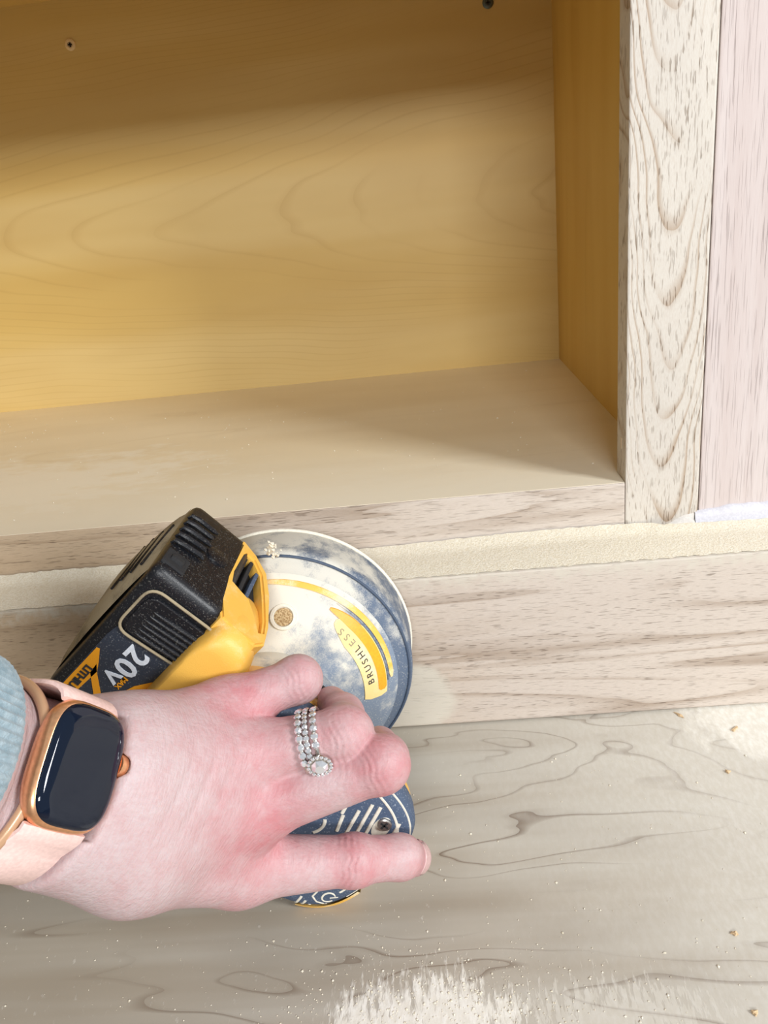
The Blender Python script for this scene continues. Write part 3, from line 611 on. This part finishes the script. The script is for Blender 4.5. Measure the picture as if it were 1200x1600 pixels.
# fingernail of the index finger
def nail(tip, base_, toward, hw=.0052, lb=-.0045, lf=.0055):
    t = J[tip]-J[base_]; t /= np.linalg.norm(t); nn = A3(*toward)-t*(A3(*toward)@t); nn /= np.linalg.norm(nn); ww = np.cross(t, nn)
    G = []; n = 12
    for i in range(n+1):
        s = lb+(lf-lb)*i/n; e = (1-max(0, (abs(2*i/n-1)))**4*.45)
        for k in range(n+1):
            u = (2*k/n-1)*1.05*e; d = nn*math.cos(u)+ww*math.sin(u); G.append((J[tip]+t*min(s, .002), d, t, s))
    P = np.array([g[0] for g in G]); Dv = np.array([g[1]+g[2]*max(0, g[3]-.002)*120 for g in G]); Dv /= np.linalg.norm(Dv, axis=1)[:, None]; r = np.zeros(len(G))
    for _ in range(40): r += hand_sdf(P+Dv*r[:, None])*-1*.7
    V = P+Dv*(r+.0002)[:, None]; F = [(i*(n+1)+k, i*(n+1)+k+1, (i+1)*(n+1)+k+1, (i+1)*(n+1)+k) for i in range(n) for k in range(n)]
    o = mesh('fingernail', V, F, plain('nail', (202, 166, 164), .25), person); o.modifiers.new('thickness', 'SOLIDIFY').thickness = .0006; return o
nail('it', 'id', tuple(cr*1.0-cf*.25-cd*.1))

# ---------------------------------------------------------------- sleeve, bracelet, watch
def ell(k, rl, rn, n, f=lambda t: 0.):
    c = WR+WW*k; return [tuple(c+WL*(rl+f(2*PI*i/n))*math.cos(2*PI*i/n)+WN_*(rn+f(2*PI*i/n))*math.sin(2*PI*i/n)) for i in range(n)]
rib = lambda t: .00045*math.cos(74*t)
b = NB('knit'); g = b.noise(b.tc, 1600, 3); g2 = b.noise(b.tc, 300, 2); b.bump(g, .0005, .8)
M['knit'] = b.end(b.mix(b.step(g2, .3, .7), lin((138, 160, 170)), lin((164, 182, 190))), .95, Sheen_Weight=.3)
R_ = []
for k, rl, rn, fr in ((-.034, .0262, .0220, 0), (-.0225, .0266, .0226, 0), (-.0205, .0276, .0236, .1), (-.0203, .0290, .0250, .35), (-.0225, .0302, .0262, 1), (-.030, .0312, .0268, 1), (-.045, .0334, .0284, 1), (-.07, .0364, .0305, 1), (-.115, .041, .034, 1)):
    R_.append(ell(k+.0, rl, rn, 444, (lambda t, q=fr: q*rib(t))))
loft('sleeve', R_, M['knit'], person, (False, False))['label'] = 'pale blue-grey ribbed knit sleeve cuff'
b = NB('bracelet'); M['brace'] = b.end(lin((206, 164, 128)), .32, .15, Coat_Weight=.3)
br = [tuple(np.array(p)+WW*.0025*math.sin(2*PI*i/90)) for i, p in enumerate(ell(-.0128, .0264, .0222, 90))]
tag(tube('bracelet', br, .0016, M['brace'], None, True, 12), 'thin tan bracelet round the wrist beside the sleeve cuff', 'bracelet')
M['gold'] = plain('rose_gold', (236, 176, 130), .3, .8); M['glass'] = NB('watch_glass').end(lin((10, 22, 40)), .05, 0, Specular_IOR_Level=.5)
M['strap'] = plain('pink_rubber', (240, 206, 198), .5)
wm = Matrix((Vector(WW), Vector(-WL), Vector(np.cross(WW, -WL)))).transposed().to_4x4()
if Vector(np.cross(WW, -WL)).dot(Vector(WN_)) < 0: wm = Matrix((Vector(WW), Vector(WL), Vector(np.cross(WW, WL)))).transposed().to_4x4()
wm.translation = Vector(WT)
watch = thing('smart_watch', 'rose gold smart watch with black screen and pale pink strap on wrist', 'watch'); watch.matrix_world = wm
def wr_(a, bq, n, z): return S(sup(0, 0, a, bq, n, z, 96))
HW, HL = 14.2, 17.6
case = loft('case', [wr_(HW-3.2, HL-3.2, 3.2, -10), wr_(HW-1.4, HL-1.4, 3.3, -9.2), wr_(HW-.3, HL-.3, 3.5, -7), wr_(HW, HL, 3.6, -5.2), wr_(HW-.15, HL-.15, 3.6, -3.4), wr_(HW-.7, HL-.7, 3.6, -2.3), wr_(HW-1.3, HL-1.3, 3.6, -2.0)], M['gold'], watch)
loft('screen', [wr_(HW-1.0, HL-1.0, 3.6, -2.3), wr_(HW-1.1, HL-1.1, 3.6, -1.7), wr_(HW-1.5, HL-1.5, 3.5, -1.0), wr_(HW-2.3, HL-2.3, 3.4, -.45), wr_(HW-3.6, HL-3.6, 3.2, -.12), wr_(HW-6, HL-6, 3, 0), wr_(3, 5, 2.5, .05)], M['glass'], watch)
def disc_x(r, x, n=32): return S([(x, -5.6*0+yy, zz) for yy, zz in ((r*math.cos(2*PI*i/n)*(1+.03*(i % 2)) , -4.3+r*math.sin(2*PI*i/n)*(1+.03*(i % 2))) for i in range(n))])
sgn = 1
crown = loft('crown', [[(p[0], p[1]+sgn*.0035, p[2]) for p in disc_x(r, x, 48)] for r, x in ((3.5, HW-.6), (3.5, HW+1.9), (3.1, HW+2.4), (2.3, HW+2.4))], M['gold'], watch)
# strap: a loop from one end of the case round the wrist to the other
sg = 1 if wm.to_3x3()@Vector((0, 1, 0)) @ Vector(WL) > 0 else -1
prof = []
for t in np.linspace(0, 1, 60):
    a = math.radians(44)+t*math.radians(226); prof.append((4+math.sin(a)*26.5, math.cos(a)*22.2-28.5))
prof = [(16.8, -5.6), (18.6, -6.6), (20.3, -9.0)]+prof+[(-22.4, -24.5), (-22.2, -20), (-21.9, -15.5), (-21.2, -11.4), (-20.1, -8.6), (-18.6, -6.6), (-16.8, -5.6)]
rs = []
for i, (l_, n_) in enumerate(prof):
    p0, p1 = prof[max(0, i-1)], prof[min(len(prof)-1, i+1)]; tx, ty = p1[0]-p0[0], p1[1]-p0[1]; q = math.hypot(tx, ty); ox, oy = -ty/q, tx/q
    if ox*(l_-4)+oy*(n_+28.5) < 0: ox, oy = -ox, -oy
    hw_ = 10.8; ring = []
    for wv, th in ((-hw_, -.55), (-hw_, .55), (-hw_+.8, 1.0), (hw_-.8, 1.0), (hw_, .55), (hw_, -.55), (hw_-.8, -1.0), (-hw_+.8, -1.0)):
        ring.append((wv*mm, sg*(l_+ox*th)*mm, (n_+oy*th)*mm))
    rs.append(ring)
loft('strap', rs, M['strap'], watch)

# ---------------------------------------------------------------- rings: bands with set stones on the ring finger
fa = (J['rp']-J['mr']); FLn = np.linalg.norm(fa); fa /= FLn
nz_ = lambda v: v/np.linalg.norm(v)
vw = nz_(np.array([0, -.36, H])-J['rp']); fu = nz_(vw-fa*(vw@fa)); fv = np.cross(fa, fu)      # fu faces up, fv across
if fv@np.array(cd) < 0: fv = -fv
M['silver'] = plain('white_gold', (206, 200, 192), .22, .95)
b = NB('diamond'); M['gem'] = b.end(lin((246, 248, 252)), .05, .7, Coat_Weight=1.)
gbm = bmesh.new(); n = 8
top = [gbm.verts.new((.55*math.cos(2*PI*i/n), .55*math.sin(2*PI*i/n), .42)) for i in range(n)]; gir = [gbm.verts.new((math.cos(2*PI*(i+.5)/n), math.sin(2*PI*(i+.5)/n), 0)) for i in range(n)]; cul = gbm.verts.new((0, 0, -.8))
gbm.faces.new(top)
for i in range(n): gbm.faces.new((top[i], gir[i], top[(i+1) % n])); gbm.faces.new((gir[i], gir[(i+1) % n], top[(i+1) % n])); gbm.faces.new((gir[(i+1) % n], gir[i], cul))
bmesh.ops.recalc_face_normals(gbm, faces=gbm.faces); GEM = bpy.data.meshes.new('stone'); gbm.to_mesh(GEM); gbm.free(); GEM.materials.append(M['gem'])
def stone(par, p, nrm, r, name='stone'):
    o = bpy.data.objects.new(name, GEM); COL.objects.link(o); o.parent = par
    q = Vector(nrm).to_track_quat('Z', 'Y').to_matrix().to_4x4(); q.translation = Vector(p); o.matrix_local = q @ Matrix.Scale(r, 4); return o
def diamond_ring(off, label, rr, a0, a1, count, tiltk=.0, halo=None):
    s = .70*FLn+off; c = J['mr']+fa*s; R0 = .0119+(.0100-.0119)*(s/FLn)+.00045
    ln = [tuple(c+(fu*math.cos(t)+fv*math.sin(t))*(R0+.0003)+fa*tiltk*math.sin(t)) for t in np.linspace(0, 2*PI, 72, endpoint=False)]
    t_ = thing('diamond_ring', label, 'ring', group='rings on the ring finger')
    tube('band', ln, .00085, M['silver'], t_, True, 10)
    for i in range(count):
        t = math.radians(a0+(a1-a0)*i/(count-1)); d = fu*math.cos(t)+fv*math.sin(t); p = c+d*(R0+.00105)+fa*tiltk*math.sin(t)
        for e in (-1, 1):
            for g in (-1, 1):
                pass
        stone(t_, p, d, rr)
        k = Vector(p)
        for e in (-1, 1):
            tt2 = t+e*rr/(R0+.001)*.95; d2 = fu*math.cos(tt2)+fv*math.sin(tt2)
            if i == 0 or e > 0: tube('prong', [tuple(c+d2*(R0+.0006)+fa*tiltk*math.sin(tt2)), tuple(c+d2*(R0+.0015)+fa*tiltk*math.sin(tt2))], .00032, M['silver'], t_, k=6)
    if halo is not None:
        t = math.radians(halo); d = fu*math.cos(t)+fv*math.sin(t); x = np.cross(d, fa); p = c+d*(R0+.0019)+fa*(-.0003)
        loft('setting', [[tuple(p+d*z+(x*math.cos(q)+fa*math.sin(q))*r) for q in np.linspace(0, 2*PI, 28, endpoint=False)] for z, r in ((-.0024, .0024), (-.0004, .0044), (.0002, .0044), (.0003, .0031))], M['silver'], t_)
        stone(t_, p+d*.0007, d, .0030, 'centre_stone')
        for q in np.linspace(0, 2*PI, 16, endpoint=False): stone(t_, p+d*.0004+(x*math.cos(q)+fa*math.sin(q))*.0039, d, .00072, 'halo_stone')
    return t_
diamond_ring(-.0029, 'diamond band nearest the knuckles of the hand, single row of round stones', .00140, -64, 32, 8)
diamond_ring(-.0005, 'narrow middle diamond band between two wider rings', .00108, -66, 22, 10)
diamond_ring(.0024, 'diamond ring with a haloed centre stone, nearest the fingertip', .00138, -64, 6, 6, halo=40)

# ---------------------------------------------------------------- chips and crumbs on the plywood
M['chip'] = plain('wood_chip', (206, 178, 140), .8)
def chip(x, y, L, wd, rot, label, cat='wood chip', name='wood_chip'):
    bm = bmesh.new(); r = bmesh.ops.create_icosphere(bm, subdivisions=2, radius=1)
    for v in bm.verts:
        q = 1+.28*math.sin(v.co.x*5+x*900)+.2*math.sin(v.co.y*7+y*700); v.co = Vector((v.co.x*L/2*q, v.co.y*wd/2*q, max(-.4, v.co.z)*wd*.38*q+.4*wd*.38))
    o = from_bm(name, bm, M['chip'], None); o.location = (x, y, .0001); o.rotation_euler = (0, 0, rot); return tag(o, label, cat)
chip(.1200, -.0046, .0068, .0016, -1.0, 'tan wood splinter lying on the seam below the oak base board')
chip(.1432, -.0190, .0050, .0018, .7, 'curled tan shaving on the dusty plywood near the right edge')
chip(.1285, -.0500, .0024, .0020, .2, 'small brown crumb on bare plywood below the curled shaving')
chip(.0990, -.1380, .0028, .0018, -.3, 'brown wood crumb on the dusty lower right plywood')
chip(.0940, -.1690, .0024, .0018, .5, 'brown wood crumb at the lowest right corner of the plywood')
V, F = [], []
def crumb(x, y, z, s):
    k = len(V)
    for v in ((1, 0, 0), (-1, 0, 0), (0, 1, 0), (0, -1, 0), (0, 0, 1), (0, 0, -.2)): V.append((x+v[0]*s*rng.uniform(.6, 1.4), y+v[1]*s*rng.uniform(.6, 1.8), z+max(0, v[2])*s*rng.uniform(.5, 1)))
    for f in ((0, 2, 4), (2, 1, 4), (1, 3, 4), (3, 0, 4), (2, 0, 5), (1, 2, 5), (3, 1, 5), (0, 3, 5)): F.append(tuple(k+i for i in f))
for _ in range(520):
    crumb(rng.uniform(-.2, .2), rng.uniform(-.175, -.03), .0001, rng.choice([.00018, .00028, .0004, .0006], p=[.45, .35, .15, .05]))
for _ in range(900):
    x, y = rng.normal(-.012, .034), rng.normal(-.162, .013); crumb(x, y, .0001, rng.choice([.00018, .0003, .0005], p=[.5, .38, .12]))
for _ in range(260): crumb(rng.uniform(-.45, .12), rng.uniform(.06, .34), ZF-.0002, rng.choice([.0002, .0004, .0006]))
tag(mesh('sawdust_crumbs', V, F, M['dust'], None, False, 'stuff'), 'pale sawdust crumbs scattered over the plywood and cabinet bottom', 'sawdust')
